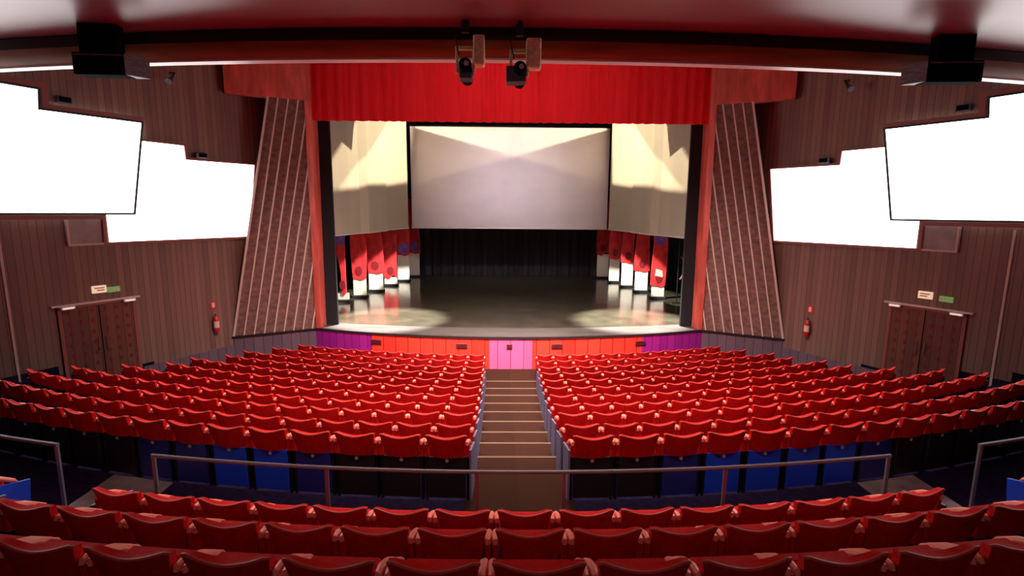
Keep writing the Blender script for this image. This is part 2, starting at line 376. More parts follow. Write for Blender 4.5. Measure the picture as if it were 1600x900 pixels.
# ------------------------------------------------------------------ wall fittings
def wall_fittings(sgn):
    o, a, d = side(sgn); k = 1 if sgn < 0 else -1; ds = -.1 if sgn < 0 else .12
    sw = 'left' if sgn < 0 else 'right'; num = 1 if sgn < 0 else 2
    def bx_(mb, x0, x1, y0, y1, z0, z1, r=None):
        y0, y1 = sorted((y0*k, y1*k))
        return mb.rbox(x0+ds, x1+ds, y0, y1, z0, z1, r) if r else mb.box(x0+ds, x1+ds, y0, y1, z0, z1)
    # double door
    e = bpy.data.objects.new(f'door_{num}', None); COL.objects.link(e); e.location = o; e.rotation_euler.z = a; e['kind'] = 'structure'
    for x0, x1, hx in ((3.06, 3.84, 3.76), (3.87, 4.65, 3.95)):
        lf = bx_(MB(), x0, x1, .005, .06, -1.18, .9).obj('door_leaf', M['door'], e); lf['kind'] = 'structure'
        studs = MB()
        for zi in range(7):
            for xi in range(3):
                cx = x0+.14+xi*.25; cz = -.95+zi*.29
                studs.prism_xz([(cx+ds-.05, cz), (cx+ds, cz-.06), (cx+ds+.05, cz), (cx+ds, cz+.06)], .055*k, .075*k)
        studs.obj('door_panel_pattern', M['ban_dark'], e)
        hb = MB(); hb.tube([(hx+ds, .12*k, -.35), (hx+ds, .12*k, .05)], .014); hb.tube([(hx+ds, .05*k, -.3), (hx+ds, .12*k, -.3)], .01); hb.tube([(hx+ds, .05*k, 0), (hx+ds, .12*k, 0)], .01)
        hb.obj('door_handle', M['steel'], e)
    fr = MB(); bx_(fr, 2.97, 3.05, 0, .07, -1.2, .97); bx_(fr, 4.66, 4.74, 0, .07, -1.2, .97); bx_(fr, 2.97, 4.74, 0, .07, .91, .97)
    fr.obj('door_frame', M['frame_red'], e)
    tr = bx_(MB(), 2.85, 4.86, .0, .1, .975, 1.02).obj('door_lintel_trim', M['lip'], e)
    for x, w_ in ((3.0, 'nearer the stage'), (4.4, 'farther from the stage')):
        tl = thing('emergency_lamp', f'small white lamp over the {sw} double door, {w_}', 'lamp', o, a, 'small lamps over the side doors')
        bx_(MB(), x, x+.3, .1, .18, .9, .975, .012).obj('lamp_housing', M['white'], tl)
        bx_(MB(), x+.03, x+.27, .18, .19, .915, .96).obj('lamp_cover', M['lamp_white'], tl)
    # signs
    tl = thing('wall_sign', f'lit cream sign above the {sw} side door', 'sign', o, a)
    bx_(MB(), 3.62, 3.95, .0, .05, 1.22, 1.42, .008).obj('sign_body', M['sign_cream'], tl)
    q = MB(); bx_(q, 3.67, 3.9, .05, .054, 1.34, 1.37); bx_(q, 3.67, 3.84, .05, .054, 1.28, 1.31); q.obj('sign_writing', M['sign_orange'], tl)
    tl = thing('exit_sign', f'small green exit sign above the {sw} side door', 'sign', o, a)
    s0 = 3.3 if sgn < 0 else 4.1
    bx_(MB(), s0, s0+.3, .0, .05, 1.2, 1.35, .008).obj('sign_body', M['sign_green'], tl)
    q = MB(); bx_(q, s0+.16, s0+.26, .05, .054, 1.26, 1.29); q.prism_xz([(s0+ds+.16, 1.235), (s0+ds+.16, 1.315), (s0+ds+.1, 1.275)], .05*k, .054*k); bx_(q, s0+.03, s0+.07, .05, .054, 1.225, 1.32)
    q.obj('sign_arrow', M['white'], tl)
    # extinguisher and its sign
    se = .72
    tl = thing('fire_sign', f'red fire extinguisher sign with white symbol on {sw} wall', 'sign', o, a)
    bx_(MB(), se-.1, se+.1, .0, .02, .24, .5).obj('sign_plate', M['ext_red'], tl)
    q = MB(); bx_(q, se-.045, se+.045, .02, .026, .3, .46); q.obj('sign_symbol', M['pinkwhite'], tl)
    tl = thing('fire_extinguisher', f'red fire extinguisher hanging on the {sw} wall beside the slatted panel', 'fire extinguisher', wp(sgn, se+ds, .1), a)
    prf = [(0, -.5), (.075, -.5), (.085, -.47), (.085, -.1), (.07, -.04), (.03, 0), (.025, .04), (0, .04)]
    n = 14; mb = MB()
    mb.strip(prf, [2*math.pi*i/n for i in range(n+1)], lambda u, p: (p[0]*math.cos(u), p[0]*math.sin(u), p[1])); mb.obj('cylinder_body', M['ext_red'], tl, smooth=True)
    MB().strip([(.0865, -.36), (.0875, -.36), (.0875, -.15), (.0865, -.15)], [2*math.pi*i/n for i in range(n+1)], lambda u, p: (p[0]*math.cos(u), p[0]*math.sin(u), p[1])).obj('label_band', M['pinkwhite'], tl, smooth=True)
    MB().tube([(0, 0, .04), (0, .02*k, .07), (.05, .03*k, .1)], .012).obj('valve_handle', M['dark_metal'], tl)
    MB().tube([(.02, 0, .06), (.1, .02*k, .02), (.11, .02*k, -.2), (.1, .02*k, -.3)], .01).obj('hose', M['dark_metal'], tl)
    MB().box(-.04, .04, min(-.1*k, -.05*k), max(-.1*k, -.05*k), -.08, -.02).obj('wall_bracket', M['dark_metal'], tl)
    # small black boxes on ledges and a little lamp arm
    for s_, z_, w_ in ((3.95, 6.08, 'above the large glowing panel'), (.62, 5.06, 'above the smaller glowing panel')):
        tl = thing('wall_speaker', f'small dark box speaker {w_} on the {sw} wall', 'speaker', o, a, 'small box speakers above the glowing panels')
        bx_(MB(), s_, s_+.3, .02, .22, z_, z_+.16, .012).obj('cabinet', M['greybox'], tl)
        bx_(MB(), s_+.03, s_+.27, .22, .225, z_+.02, z_+.14).obj('grille', M['spk'], tl)
        bx_(MB(), s_+.1, s_+.2, .0, .02, z_+.03, z_+.13).obj('bracket', M['dark_metal'], tl)
    tl = thing('wall_lamp', f'thin dark lamp arm high on the {sw} wall', 'lamp', o, a)
    MB().tube([(1.3, .0, 7.45), (1.35, .3*k, 7.4), (1.55, .5*k, 7.2)], .03).obj('arm', M['dark_metal'], tl)
    MB().tube([(1.55, .5*k, 7.2), (1.72, .62*k, 7.05)], [.05, .09]).obj('lamp_head', M['greybox'], tl)
    # vertical board joint strips and skirting
    q = MB()
    for s_ in ((5.35,) if sgn > 0 else (5.6,)): bx_(q, s_, s_+.05, 0, .03, -1.2, 3.15)
    struct(q.obj(f'trim_{num}', M['batten'], loc=o, rotz=a))
    struct(bx_(MB(), -.3, 2.9, 0, .03, -2.0, -1.1).obj('baseboard_'+sw, M['plinth'], loc=o, rotz=a))
wall_fittings(-1); wall_fittings(1)

# ------------------------------------------------------------------ slatted splay panels beside the stage
def splay(sgn):
    sw = 'left' if sgn < 0 else 'right'
    A = Vector((sgn*7.1, 18.06, 0)); B = Vector((sgn*9.48, 16.77, 0)); d = (B-A).normalized(); L = (B-A).length
    a = math.atan2(d.y, d.x); k = 1 if sgn < 0 else -1
    e = thing('slatted_wall_panel', f'tall tapering brown wall panel with slanting pale battens {sw} of stage', 'wall panel', A, a)
    zt, zb = 7.2, -.8; Lt = 1.18
    MB().prism_xz([(0, zb), (L, zb), (Lt, zt), (0, zt)], 0, -.15*k).obj('backing_board', M['panel_back'], e)
    fr = MB(); fr.hexa([(L-.04, 0, zb), (L+.03, 0, zb), (L+.03, .06*k, zb), (L-.04, .06*k, zb)], [(Lt-.04, 0, zt), (Lt+.03, 0, zt), (Lt+.03, .06*k, zt), (Lt-.04, .06*k, zt)])
    fr.obj('outer_edge', M['batten'], e)
    sl = (Lt-L)/(zt-zb)
    for i in range(1, 9):
        xb = L-i*.315
        zs = zb; xe = xb+sl*(zt-zb); z1 = zt
        if xe < .03: z1 = zb+(.03-xb)/sl; xe = .03
        if z1-zb < .4: continue
        mb = MB().hexa([(xb-.022, 0, zb), (xb+.022, 0, zb), (xb+.022, .06*k, zb), (xb-.022, .06*k, zb)], [(xe-.022, 0, z1), (xe+.022, 0, z1), (xe+.022, .06*k, z1), (xe-.022, .06*k, z1)])
        mb.obj('batten', M['batten'], e)
    # plinth and upper red fascia
    struct(MB().prism_xz([(-.02, -2.2), (L+.02, -2.2), (L+.02, zb-.04), (-.02, zb-.04)], .02*k, -.15*k).obj(f'trim_plinth_{sw}', M['plinth'], loc=A, rotz=a))
    struct(MB().prism_xz([(-.02, zb-.05), (L+.05, zb-.05), (L+.05, zb), (-.02, zb)], .08*k, -.1*k).obj(f'trim_ledge_{sw}', M['frame_dark'], loc=A, rotz=a))
    struct(MB().prism_xz([(-.02, zt), (L-.28, zt), (L-.28, 9.6), (-.02, 9.6)], .12*k, -.3*k).obj(f'wall_{sw}_upper_fascia', M['salmon'], loc=A, rotz=a))
splay(-1); splay(1)

# ------------------------------------------------------------------ proscenium and stage house
PY = 18.05
for sgn, sw in ((-1, 'left'), (1, 'right')):
    x0, x1 = sorted((sgn*6.86, sgn*7.12))
    struct(MB().hexa([(sgn*7.12, PY-.08, -.8), (sgn*6.95, PY-.08, -.8), (sgn*6.95, PY+.5, -.8), (sgn*7.12, PY+.5, -.8)],
                     [(sgn*7.12, PY-.08, 9.6), (sgn*6.88, PY-.08, 9.6), (sgn*6.88, PY+.5, 9.6), (sgn*7.12, PY+.5, 9.6)]).obj(f'trim_proscenium_{sw}', M['salmon']))
    struct(MB().box(*sorted((sgn*6.5, sgn*6.94)), PY+.5, PY+.62, -.8, 9.6).obj(f'wall_{sw}_tormentor', M['black']))
    struct(MB().box(*sorted((sgn*10.3, sgn*10.5)), PY+.6, 33.6, -.8, 11).obj(f'wall_{sw}_stage', M['black']))
    struct(MB().box(*sorted((sgn*7.12, sgn*10.5)), PY+.45, PY+.6, -2.3, 11).obj(f'wall_{sw}_proscenium', M['black']))
struct(MB().box(-10.5, 10.5, 33.6, 33.8, -1, 11).obj('wall_back_stage', M['black']))
struct(MB().box(-10.5, 10.5, PY+.45, 33.8, 11, 11.2).obj('ceiling_stage', M['black']))
struct(MB().box(-7.12, 7.12, PY+.45, PY+.6, 9.6, 11).obj('wall_proscenium_top', M['black']))
# stage floor with curved front
SR = 20.7; SY0 = 16.78
def sy(x): return SY0+sag(x, SR)
xs = [-7.12+14.24*i/40 for i in range(41)]
struct(MB().prism_xy([(x, sy(x)+1.35-.04*x*x*.2) for x in xs]+[(7.12, 18.7), (10.3, 18.7), (10.3, 33.6), (-10.3, 33.6), (-10.3, 18.7), (-7.12, 18.7)], STAGE_Z-.3, STAGE_Z).obj('floor_stage', M['stage_floor']))
struct(MB().prism_xy([(x, sy(x)) for x in xs]+[(x, sy(x)+1.35-.04*x*x*.2) for x in xs[::-1]], STAGE_Z-.3, STAGE_Z+.002).obj('floor_stage_apron', M['apron']))
struct(MB().strip([(-.08, -.86), (-.08, -.79), (.0, -.79), (0, -.86)], xs, lambda x, p: (x, sy(x)+p[0], p[1]), close=True).obj('trim_stage_edge', M['frame_dark']))
for i, (a0, a1, mm) in enumerate(((-7.12, -4.95, 'fascia_magenta'), (-4.95, -.72, 'fascia_red'), (-.72, .76, 'fascia_pink'), (.76, 4.7, 'fascia_red'), (4.7, 7.12, 'fascia_magenta'))):
    us_ = [a0+(a1-a0)*j/12 for j in range(13)]
    struct(MB().strip([(-.05, -2.3), (-.05, -.82), (.2, -.82), (.2, -2.3)], us_, lambda x, p: (x, sy(x)+p[0], p[1]), close=True).obj(f'trim_stage_front_{i+1}', M[mm]))
for x, lb in ((-4.75, 'left of the red stretch, beside the magenta'), (-1.68, 'left of the pink middle'), (-.03, 'in the pink middle'), (1.62, 'right of the pink middle'), (4.65, 'right end of the red stretch')):
    e = thing('floor_vent', f'small dark grille in the stage front, {lb}', 'vent', (x, sy(x)-.05, -1.12), math.atan2(x, SR), 'grilles in the stage front')
    wd = .2 if abs(x) > .5 else .1
    MB().rbox(-wd, wd, -.03, .01, -.085, .085, .01).obj('frame', M['ban_dark'], e)
    g = MB()
    for j in range(4): g.box(-wd+.03, wd-.03, -.036, -.03, -.06+j*.035, -.045+j*.035)
    g.obj('grille', M['frame_dark'], e)

# valance
vm = MB(); N = 420
pts = []
for i in range(N+1):
    x = -6.98+13.98*i/N
    ph = x*2*math.pi/.36
    y = PY-.02+-.04+.15*abs(math.sin(ph/2+.9*math.sin(x*1.7)))**.6+.02*math.sin(ph*1.3+1)
    pts.append((x, y))
for i, (x, y) in enumerate(pts):
    for z in (6.57, 6.6, 9.4): vm.v.append((x, y, z))
    for z in (9.4, 6.57): vm.v.append((x, y+.03, z))
for i in range(N):
    a = i*5; b = a+5
    vm.f += [(a, b, b+1, a+1), (a+1, b+1, b+2, a+2), (a+3, b+3, b+4, a+4), (a+4, b+4, b, a), (a+2, b+2, b+3, a+3)]
v = thing('stage_valance', 'bright red pleated curtain valance across the top of the stage opening', 'curtain', (0, 0, 0))
vm.obj('pleated_cloth', M['valance'], v, smooth=True)
hm = MB()
for i in range(N):
    (x, y), (x2, y2) = pts[i], pts[i+1]
    hm.hexa([(x, y-.012, 6.56), (x2, y2-.012, 6.56), (x2, y2+.035, 6.56), (x, y+.035, 6.56)], [(x, y-.012, 6.62), (x2, y2-.012, 6.62), (x2, y2+.035, 6.62), (x, y+.035, 6.62)])
hm.obj('hem', M['valance'], v)
MB().tube([(-6.9, PY+.02, 9.42), (6.9, PY+.02, 9.42)], .03).obj('curtain_rail', M['dark_metal'], v)

# screen, side flats
e = thing('projection_screen', 'large lilac grey screen hanging over the back of the stage', 'screen', (0, 30, 0))
MB().box(-5.75, 5.86, 0, .04, 2.52, 8.3).obj('screen_cloth', M['screen'], e)
MB().tube([(-5.78, .02, 2.48), (5.89, .02, 2.48)], .05).obj('bottom_bar', M['edge'], e)
MB().tube([(-5.78, .02, 8.34), (5.89, .02, 8.34)], .05).obj('top_bar', M['dark_metal'], e)
q = MB()
for x in (-4, 0, 4): q.tube([(x, .02, 8.34), (x, .02, 11)], .012)
q.obj('hanging_wire', M['dark_metal'], e)
for sgn, sw in ((-1, 'left'), (1, 'right')):
    A = Vector((sgn*(7.12 if sgn < 0 else 7.2), 20.0, 0)); B = Vector((sgn*5.85, 29.4, 0)); d = B-A; L = d.length; a = math.atan2(d.y, d.x)-math.pi/2
    e = thing('side_flat', f'tall cream hanging side panel along the {sw} side of stage', 'stage flat', A, a)
    # zigzag of three leaves
    kk = -sgn
    prof_y = [(0, 0), (L*.3, .0), (L*.34, .25*sgn*-1), (L*.62, .1*-sgn), (L*.66, -.12*-sgn), (L, 0)]
    names = []
    for j in range(len(prof_y)-1):
        (ya, xa), (yb, xb) = prof_y[j], prof_y[j+1]
        mb = MB().prism_xy([(xa, ya), (xb, yb), (xb+.05*sgn, yb), (xa+.05*sgn, ya)], 2.52, 9.4)
        mb.obj('leaf_panel', M['flat'], e)
    MB().tube([(x_*1.0, y_, 2.48) for y_, x_ in prof_y], .04).obj('bottom_bar', M['edge'], e)
    MB().tube([(x_*1.0, y_, 9.42) for y_, x_ in prof_y], .04).obj('top_bar', M['dark_metal'], e)

# added unseen lanterns; shutter blades shape the beams on screen, flats and banners
def lantern(L, poly, power, col, label, blades=None):
    L = Vector(L); C = sum(poly, Vector())/len(poly); ax = (C-L).normalized()
    t_ = .2; A = [L+(p-L).normalized()*(t_/max(.2, (p-L).normalized().dot(ax))) for p in poly]; CC = L+ax*t_
    ang = max(math.acos(max(-1, min(1, (p-L).normalized().dot(ax)))) for p in poly)
    ang = min(math.radians(75), ang+math.radians(2))
    e = thing('unseen_lantern', label, 'stage lantern', L, 0)
    for i in range(len(A)):
        a, b = A[i]-L, A[(i+1) % len(A)]-L
        c = CC-L; mid = (a+b)/2-c; e1 = (b-a).normalized(); outw = mid-e1*mid.dot(e1); outw.normalize()
        a2 = a-e1*.2; b2 = b+e1*.2
        if i in (blades or range(len(A))):
            o2 = outw*.62
            q = [a2, b2, b2+o2, a2+o2]; f = ax*.004
            MB().hexa([tuple(p+f) for p in q], [tuple(p+f*2) for p in q]).obj('shaping_blade', M['black'], e)
    MB().tube([tuple(-ax*.4), tuple(-ax*.04)], .12, 12).obj('lamp_body', M['spk'], e)
    MB().tube([tuple(-ax*.2), (-ax.x*.2, -ax.y*.2, 11-L.z)], .02).obj('hanging_rod', M['dark_metal'], e)
    spot('lantern_beam', L, C, power, col, math.degrees(ang)*2, 0, .0025)
def on_flat(px, py, sgn):
    A = Vector((sgn*(7.12 if sgn < 0 else 7.2), 20.0)); B = Vector((sgn*5.85, 29.4)); d = B-A
    a = pix(px, py, Y=10)-Vector(CAMLOC); nx, ny = -d.y, d.x
    t_ = ((A.x-CAMLOC[0])*nx+(A.y-CAMLOC[1])*ny)/(a.x*nx+a.y*ny); return Vector(CAMLOC)+a*t_
for sgn, sw in ((-1, 'left'), (1, 'right')):
    mx = (lambda x: x) if sgn < 0 else (lambda x: 1597-x)
    dy = 0 if sgn < 0 else 3
    wide = [on_flat(mx(x), y+dy, sgn) for x, y in ((508, 302), (642, 286), (642, 130), (590, 130), (508, 262))]
    narrow = [on_flat(mx(x), y+dy, sgn) for x, y in ((524, 300), (642, 286), (642, 170), (600, 196))]
    warm = (1, .84, .58)
    lantern((-sgn*4.6, 24.0, 9.9), wide, 10500, warm, f'unseen added lantern aimed wide across the {sw} side flat')
    lantern((-sgn*3.4, 23.2, 9.9), narrow, 6500, warm, f'unseen added lantern aimed at the inner part of the {sw} side flat')
    bp_ = [Vector((sgn*7.9, 22.6, -1.0)), Vector((sgn*6.2, 31.5, -1.0)), Vector((sgn*6.5, 29.5, .75)), Vector((sgn*7.9, 22.6, 1.1))]
    lantern((-sgn*.8, 20.6, 9.3), bp_, 30000, (1, .95, .85), f'unseen added lantern aimed at the {sw} row of banners')
    pp = [pix(mx(x), y+dy, Y=29.98) for x, y in ((645, 199), (955, 289), (955, 196), (648, 196))]
    lantern((sgn*4.2, 25.5, 10.3), pp, 1800, (1, .84, .58), f'unseen added lantern aimed at the screen top from the {sw} side')

# back drape
dm = MB(); N = 260; tops = []
for i in range(N+1):
    x = -7.5+15*i/N
    tops.append((x, 33.2+.09*math.sin(x*8+1.4*math.sin(x*1.3))+.03*math.sin(x*23)))
for x, y in tops:
    dm.v += [(x, y, -.79), (x, y, 9.5), (x, y+.02, 9.5), (x, y+.02, -.79)]
for i in range(N):
    a = i*4; b = a+4
    dm.f += [(a, b, b+1, a+1), (a+1, b+1, b+2, a+2), (a+2, b+2, b+3, a+3), (a+3, b+3, b, a)]
tag(dm.obj('back_drape', M['drape'], smooth=True), 'black pleated curtain closing the back of the stage', 'curtain')

# painted scenic banners on both sides: (px-derived x, y, half width, top of white, kind)
def banner(x, y, hw_, zw, kind, label):
    e = thing('scenic_banner', label, 'scenic banner', (x, y, STAGE_Z), 0, 'red and white scenic banners')
    MB().rbox(-hw_-.05, hw_+.05, -.2, .2, 0, .12, .015).obj('base', M['black'], e)
    h = 5.0; zw_ = zw-STAGE_Z
    MB().rbox(-hw_, hw_, -.03, .03, .12, zw_, .01).obj('white_board', M['white'], e)
    n = 10; L_, R_ = [], []
    for i in range(n+1):
        t = i/n; z = zw_+(h-zw_)*t
        b = .04*math.sin(t*7+x)
        L_.append((-hw_-.03-b, z)); R_.append((hw_+.03+.04*math.sin(t*6+y), z))
    if kind == 'slim':
        L_ = [(-hw_*(.2+.9*min(1, max(0, (z-1.6)/.9))), z) for _, z in L_]; R_ = [(hw_*.55, z) for _, z in R_]
    bot = [(hw_*.3, zw_-.08), (-hw_*.3, zw_-.02)] if kind != 'slant' else [(hw_*.4, zw_+.12), (-hw_*.3, zw_-.12)]
    MB().prism_xz(L_[::1]+R_[::-1]+bot[:1]+bot[1:], -.06, .05).obj('red_cloth', M['ban_red'], e)
    q = MB(); cz = zw_+.38
    q.prism_xz([(hw_*.6*math.cos(u)*.9, cz+.24*math.sin(u)) for u in [2*math.pi*i/10 for i in range(10)]], -.075, -.055); q.obj('dark_patch', M['ban_dark'], e)
    if kind in ('blue', 'bluetop', 'slim'):
        z0 = {'blue': zw_+.05, 'bluetop': 2.7, 'slim': 2.7}[kind]
        MB().prism_xz([(-hw_*.7, z0+.05), (hw_*.6, z0), (hw_*.9, z0+.55), (hw_*.1, z0+.7), (-hw_*.8, z0+.5)], -.085, -.06).obj('violet_patch', M['ban_blue'], e)
    if kind == 'bluetop':
        MB().prism_xz([(-hw_*.6, zw_+.5), (hw_*.6, zw_+.42), (hw_*.5, zw_+.75), (-hw_*.5, zw_+.85)], -.085, -.06).obj('pale_patch', M['pinkwhite'], e)
    return e
ordn = ['first', 'second', 'third', 'fourth', 'fifth', 'sixth', 'seventh', 'eighth', 'ninth', 'tenth', 'eleventh', 'twelfth', 'thirteenth', 'fourteenth', 'fifteenth', 'sixteenth', 'seventeenth', 'eighteenth', 'nineteenth', 'twentieth']
BL = [(537, 472, 9, 458, 'slim'), (563, 465, 10, 435, ''), (588, 456, 11, 426, ''), (611, 447, 10, 433, 'slant'), (631, 440, 9, 398, 'blue'), (648, 433, 8, 395, 'blue')]
BRr = [(1027, 467, 10, 446, 'bluetop'), (1001, 457, 10, 423, ''), (979, 449, 9, 410, ''), (959, 442, 8, 404, ''), (941, 435, 9, 397, 'slant')]
for side_, lst in (('left', BL), ('right', BRr)):
    for i, (px, py, h_, pw, kind) in enumerate(lst):
        p = pix(px, py, Z=STAGE_Z); zw = pix(px, pw, Y=p.y).z
        banner(p.x, p.y, h_*p.y*1.01/F_PX, zw, kind, f'{ordn[i]} red and white banner from the front on the stage\'s {side_} side')

# slim pole standing beyond the right banners
e = thing('stage_pole', 'thin grey pole with round handle at the right wing of the stage', 'pole', (8.0, 23.4, STAGE_Z))
MB().tube([(0, 0, 0), (0, 0, 3.4)], .03).obj('pole', M['dark_metal'], e)
MB().tube([(.05+.22*math.cos(t), 0, 1.7+.55*math.sin(t)) for t in [-1.4+2.8*i/12 for i in range(13)]], .04).obj('hoop', M['frame_red'], e)
MB().rbox(-.25, .25, -.15, .15, 0, .05, .01).obj('base_plate', M['dark_metal'], e)

# ------------------------------------------------------------------ loudspeakers under the beam
def loudspeaker(loc, rot, sgn, hwid, label):
    e = thing('loudspeaker', label, 'speaker', loc, rot)
    MB().rbox(-hwid, hwid, -.14, .14, -.17, .18, .015).obj('cabinet', M['spk'], e)
    MB().prism_xy([(-sgn*hwid, -.13), (-sgn*hwid, .14), (-sgn*(hwid+.24), .14), (-sgn*(hwid+.16), .05)], -.16, .17).obj('horn_flare', M['spk_side'], e)
    MB().rbox(-hwid+.03, hwid-.03, .14, .152, -.15, .16, .005).obj('front_grille', M['dark_metal'], e)
    q = MB(); q.box(-hwid+.02, hwid-.02, -.15, -.14, .13, .15); q.obj('rear_lip', M['spk_side'], e)
    q = MB(); q.box(-.3, .3, -.1, .1, .18, 6.5-loc[2]); q.obj('hanging_bracket', M['spk'], e)
loudspeaker((-6.95, 8.95, 5.86), .06, -1, .41, 'black loudspeaker hanging under the wooden beam over the left seats')
loudspeaker((7.42, 8.95, 5.9), -.06, 1, .46, 'black loudspeaker hanging under the wooden beam over the right seats')

# ------------------------------------------------------------------ two spotlights hung at the beam centre
def spotlight(loc, label, m):
    e = thing('stage_spotlight', label, 'spotlight', loc, 0, 'spotlights hung on the beam')
    MB().tube([(.0, 0, .72), (.0, 0, 1.15)], .03).obj('hanging_pole', M['dark_metal'], e)
    MB().rbox(-.07, .05, -.05, .05, .6, .78, .01).obj('clamp', M['dark_metal'], e)
    q = MB(); q.rbox(.1*m, .34 if m > 0 else .34, -.12, .12, .1, .55, .02) if m > 0 else q.rbox(.12, .3, -.12, .12, .1, .55, .02)
    q.obj('ballast_housing', M['fix_cream'], e)
    q = MB(); q.rbox(-.17, -.12, -.03, .03, -.02, .38, .01); q.rbox(.1, .15, -.03, .03, -.02, .4, .01); q.rbox(-.17, .15, -.03, .03, .34, .4, .01)
    q.obj('yoke', M['fix_cream'], e)
    b = MB().tube([(0, -.26, .07), (0, -.24, .07), (0, .08, .0), (0, .1, .0), (0, .3, -.05)], [.06, .1, .11, .09, .095], 14).obj('lamp_barrel', M['spk'], e, smooth=True)
    MB().tube([(.02, -.275, .07), (.02, -.26, .07)], .04, 12).obj('rear_knob', M['lens'], b, smooth=True)
    MB().tube([(0, .3, -.05), (0, .312, -.053)], .085, 14).obj('lens', M['lens'], b, smooth=True)
    if m > 0: MB().rbox(-.22, -.02, -.2, .1, -.14, .1, .01).obj('side_housing', M['greybox'], e)
    MB().rbox(-.1, .1, -.18, .1, -.13, -.04, .01).obj('lower_housing', M['greybox'], e)
    MB().tube([(.02, -.1, .7), (-.16, -.15, .5), (-.1, -.2, .2)], .01).obj('cable', M['dark_metal'], e)
spotlight((-.84, 8.55, 5.72), 'left of two cream and black spotlights hanging from the beam', -1)
spotlight((.03, 8.55, 5.68), 'right of two cream and black spotlights hanging from the beam', 1)

# ------------------------------------------------------------------ seats
def build_parts():
    P = {}
    # backrest: width tapers downwards, top edge dips in the middle, slightly dished
    mb = MB(); nx, nz = 12, 6
    def W(z): return .203+.043*max(0, (z-.56)/.3)**1.6
    def top(u): return .815+.055*abs(u)**1.7-(.02*max(0, (abs(u)-.9)/.1)**2)
    def ypos(u, z): return -.03-.09*(z-.45)/.4+.035*u*u
    F, B = [], []
    for j in range(nz+1):
        for i in range(nx+1):
            u = -1+2*i/nx; zt = top(u); z = .56+(zt-.56)*j/nz
            F.append((u*W(z), ypos(u, z)+.075*(1-.35*u*u), z)); B.append((u*W(z), ypos(u, z), z))
    n = len(F); mb.v = F+B
    q = lambda i, j: j*(nx+1)+i
    for j in range(nz):
        for i in range(nx):
            mb.f.append((q(i, j), q(i+1, j), q(i+1, j+1), q(i, j+1))); mb.f.append((n+q(i, j), n+q(i, j+1), n+q(i+1, j+1), n+q(i+1, j)))
    for i in range(nx):
        mb.f.append((q(i, 0), n+q(i, 0), n+q(i+1, 0), q(i+1, 0))); mb.f.append((q(i, nz), q(i+1, nz), n+q(i+1, nz), n+q(i, nz)))
    for j in range(nz):
        mb.f.append((q(0, j), q(0, j+1), n+q(0, j+1), n+q(0, j))); mb.f.append((q(nx, j), n+q(nx, j), n+q(nx, j+1), q(nx, j+1)))
    P['backrest'] = mb.mesh('backrest', M['red'], True)
    pp = []
    for i in range(17):
        u = -1+2*i/16; z = top(u); pp.append((u*W(z), ypos(u, z)+.01, z+.001))
    P['piping'] = MB().tube(pp, .011, 6).mesh('piping', M['piping'], True)
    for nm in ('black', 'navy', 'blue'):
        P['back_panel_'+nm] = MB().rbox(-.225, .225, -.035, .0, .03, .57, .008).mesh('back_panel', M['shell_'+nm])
    P['number_tag'] = MB().tube([(0, -.0355, .52), (0, -.042, .52)], [.024, .021], 10).mesh('number_tag', M['tag'])
    # folded seat cushion
    P['seat_cushion'] = MB().rbox(-.22, .22, .075, .19, .36, .70, .03).mesh('seat_cushion', M['red'])
    # armrest (left side of the seat): upholstered block, sloping pad and bracket
    def armrest(x):
        mb = MB()
        mb.hexa([(x-.022, -.04, .57), (x+.022, -.04, .57), (x+.022, .24, .5), (x-.022, .24, .5)], [(x-.022, -.05, .73), (x+.022, -.05, .73), (x+.022, .24, .58), (x-.022, .24, .58)])
        return mb.mesh('armrest', M['red'])
    P['armrest'] = armrest(-.25); P['armrest_r'] = armrest(.25)
    def pad(x): return MB().tube([(x, -.06, .73), (x, -.045, .75), (x, .02, .75), (x, .13, .70), (x, .24, .62), (x, .27, .585)], [.012, .023, .025, .025, .024, .014], 8).mesh('arm_pad', M['pad'], True)
    P['arm_pad'] = pad(-.25); P['arm_pad_r'] = pad(.25)
    def leg(x): return MB().rbox(x-.013, x+.013, -.03, .2, 0, .56, .005).mesh('leg', M['dark_metal'])
    P['leg'] = leg(-.245); P['leg_r'] = leg(.245)
    def br(x): return MB().tube([(x, .04, .3), (x, .3, .56)], .014, 6).mesh('arm_bracket', M['metal'], True)
    P['arm_bracket'] = br(-.25); P['arm_bracket_r'] = br(.25)
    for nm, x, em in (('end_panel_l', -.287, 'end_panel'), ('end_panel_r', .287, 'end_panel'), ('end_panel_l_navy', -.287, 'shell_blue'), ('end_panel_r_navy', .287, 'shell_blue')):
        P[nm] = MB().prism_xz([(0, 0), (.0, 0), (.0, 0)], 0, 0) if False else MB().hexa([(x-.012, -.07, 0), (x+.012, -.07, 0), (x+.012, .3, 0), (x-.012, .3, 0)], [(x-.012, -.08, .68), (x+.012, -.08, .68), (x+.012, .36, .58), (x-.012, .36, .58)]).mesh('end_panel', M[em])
    return P
SP = build_parts()
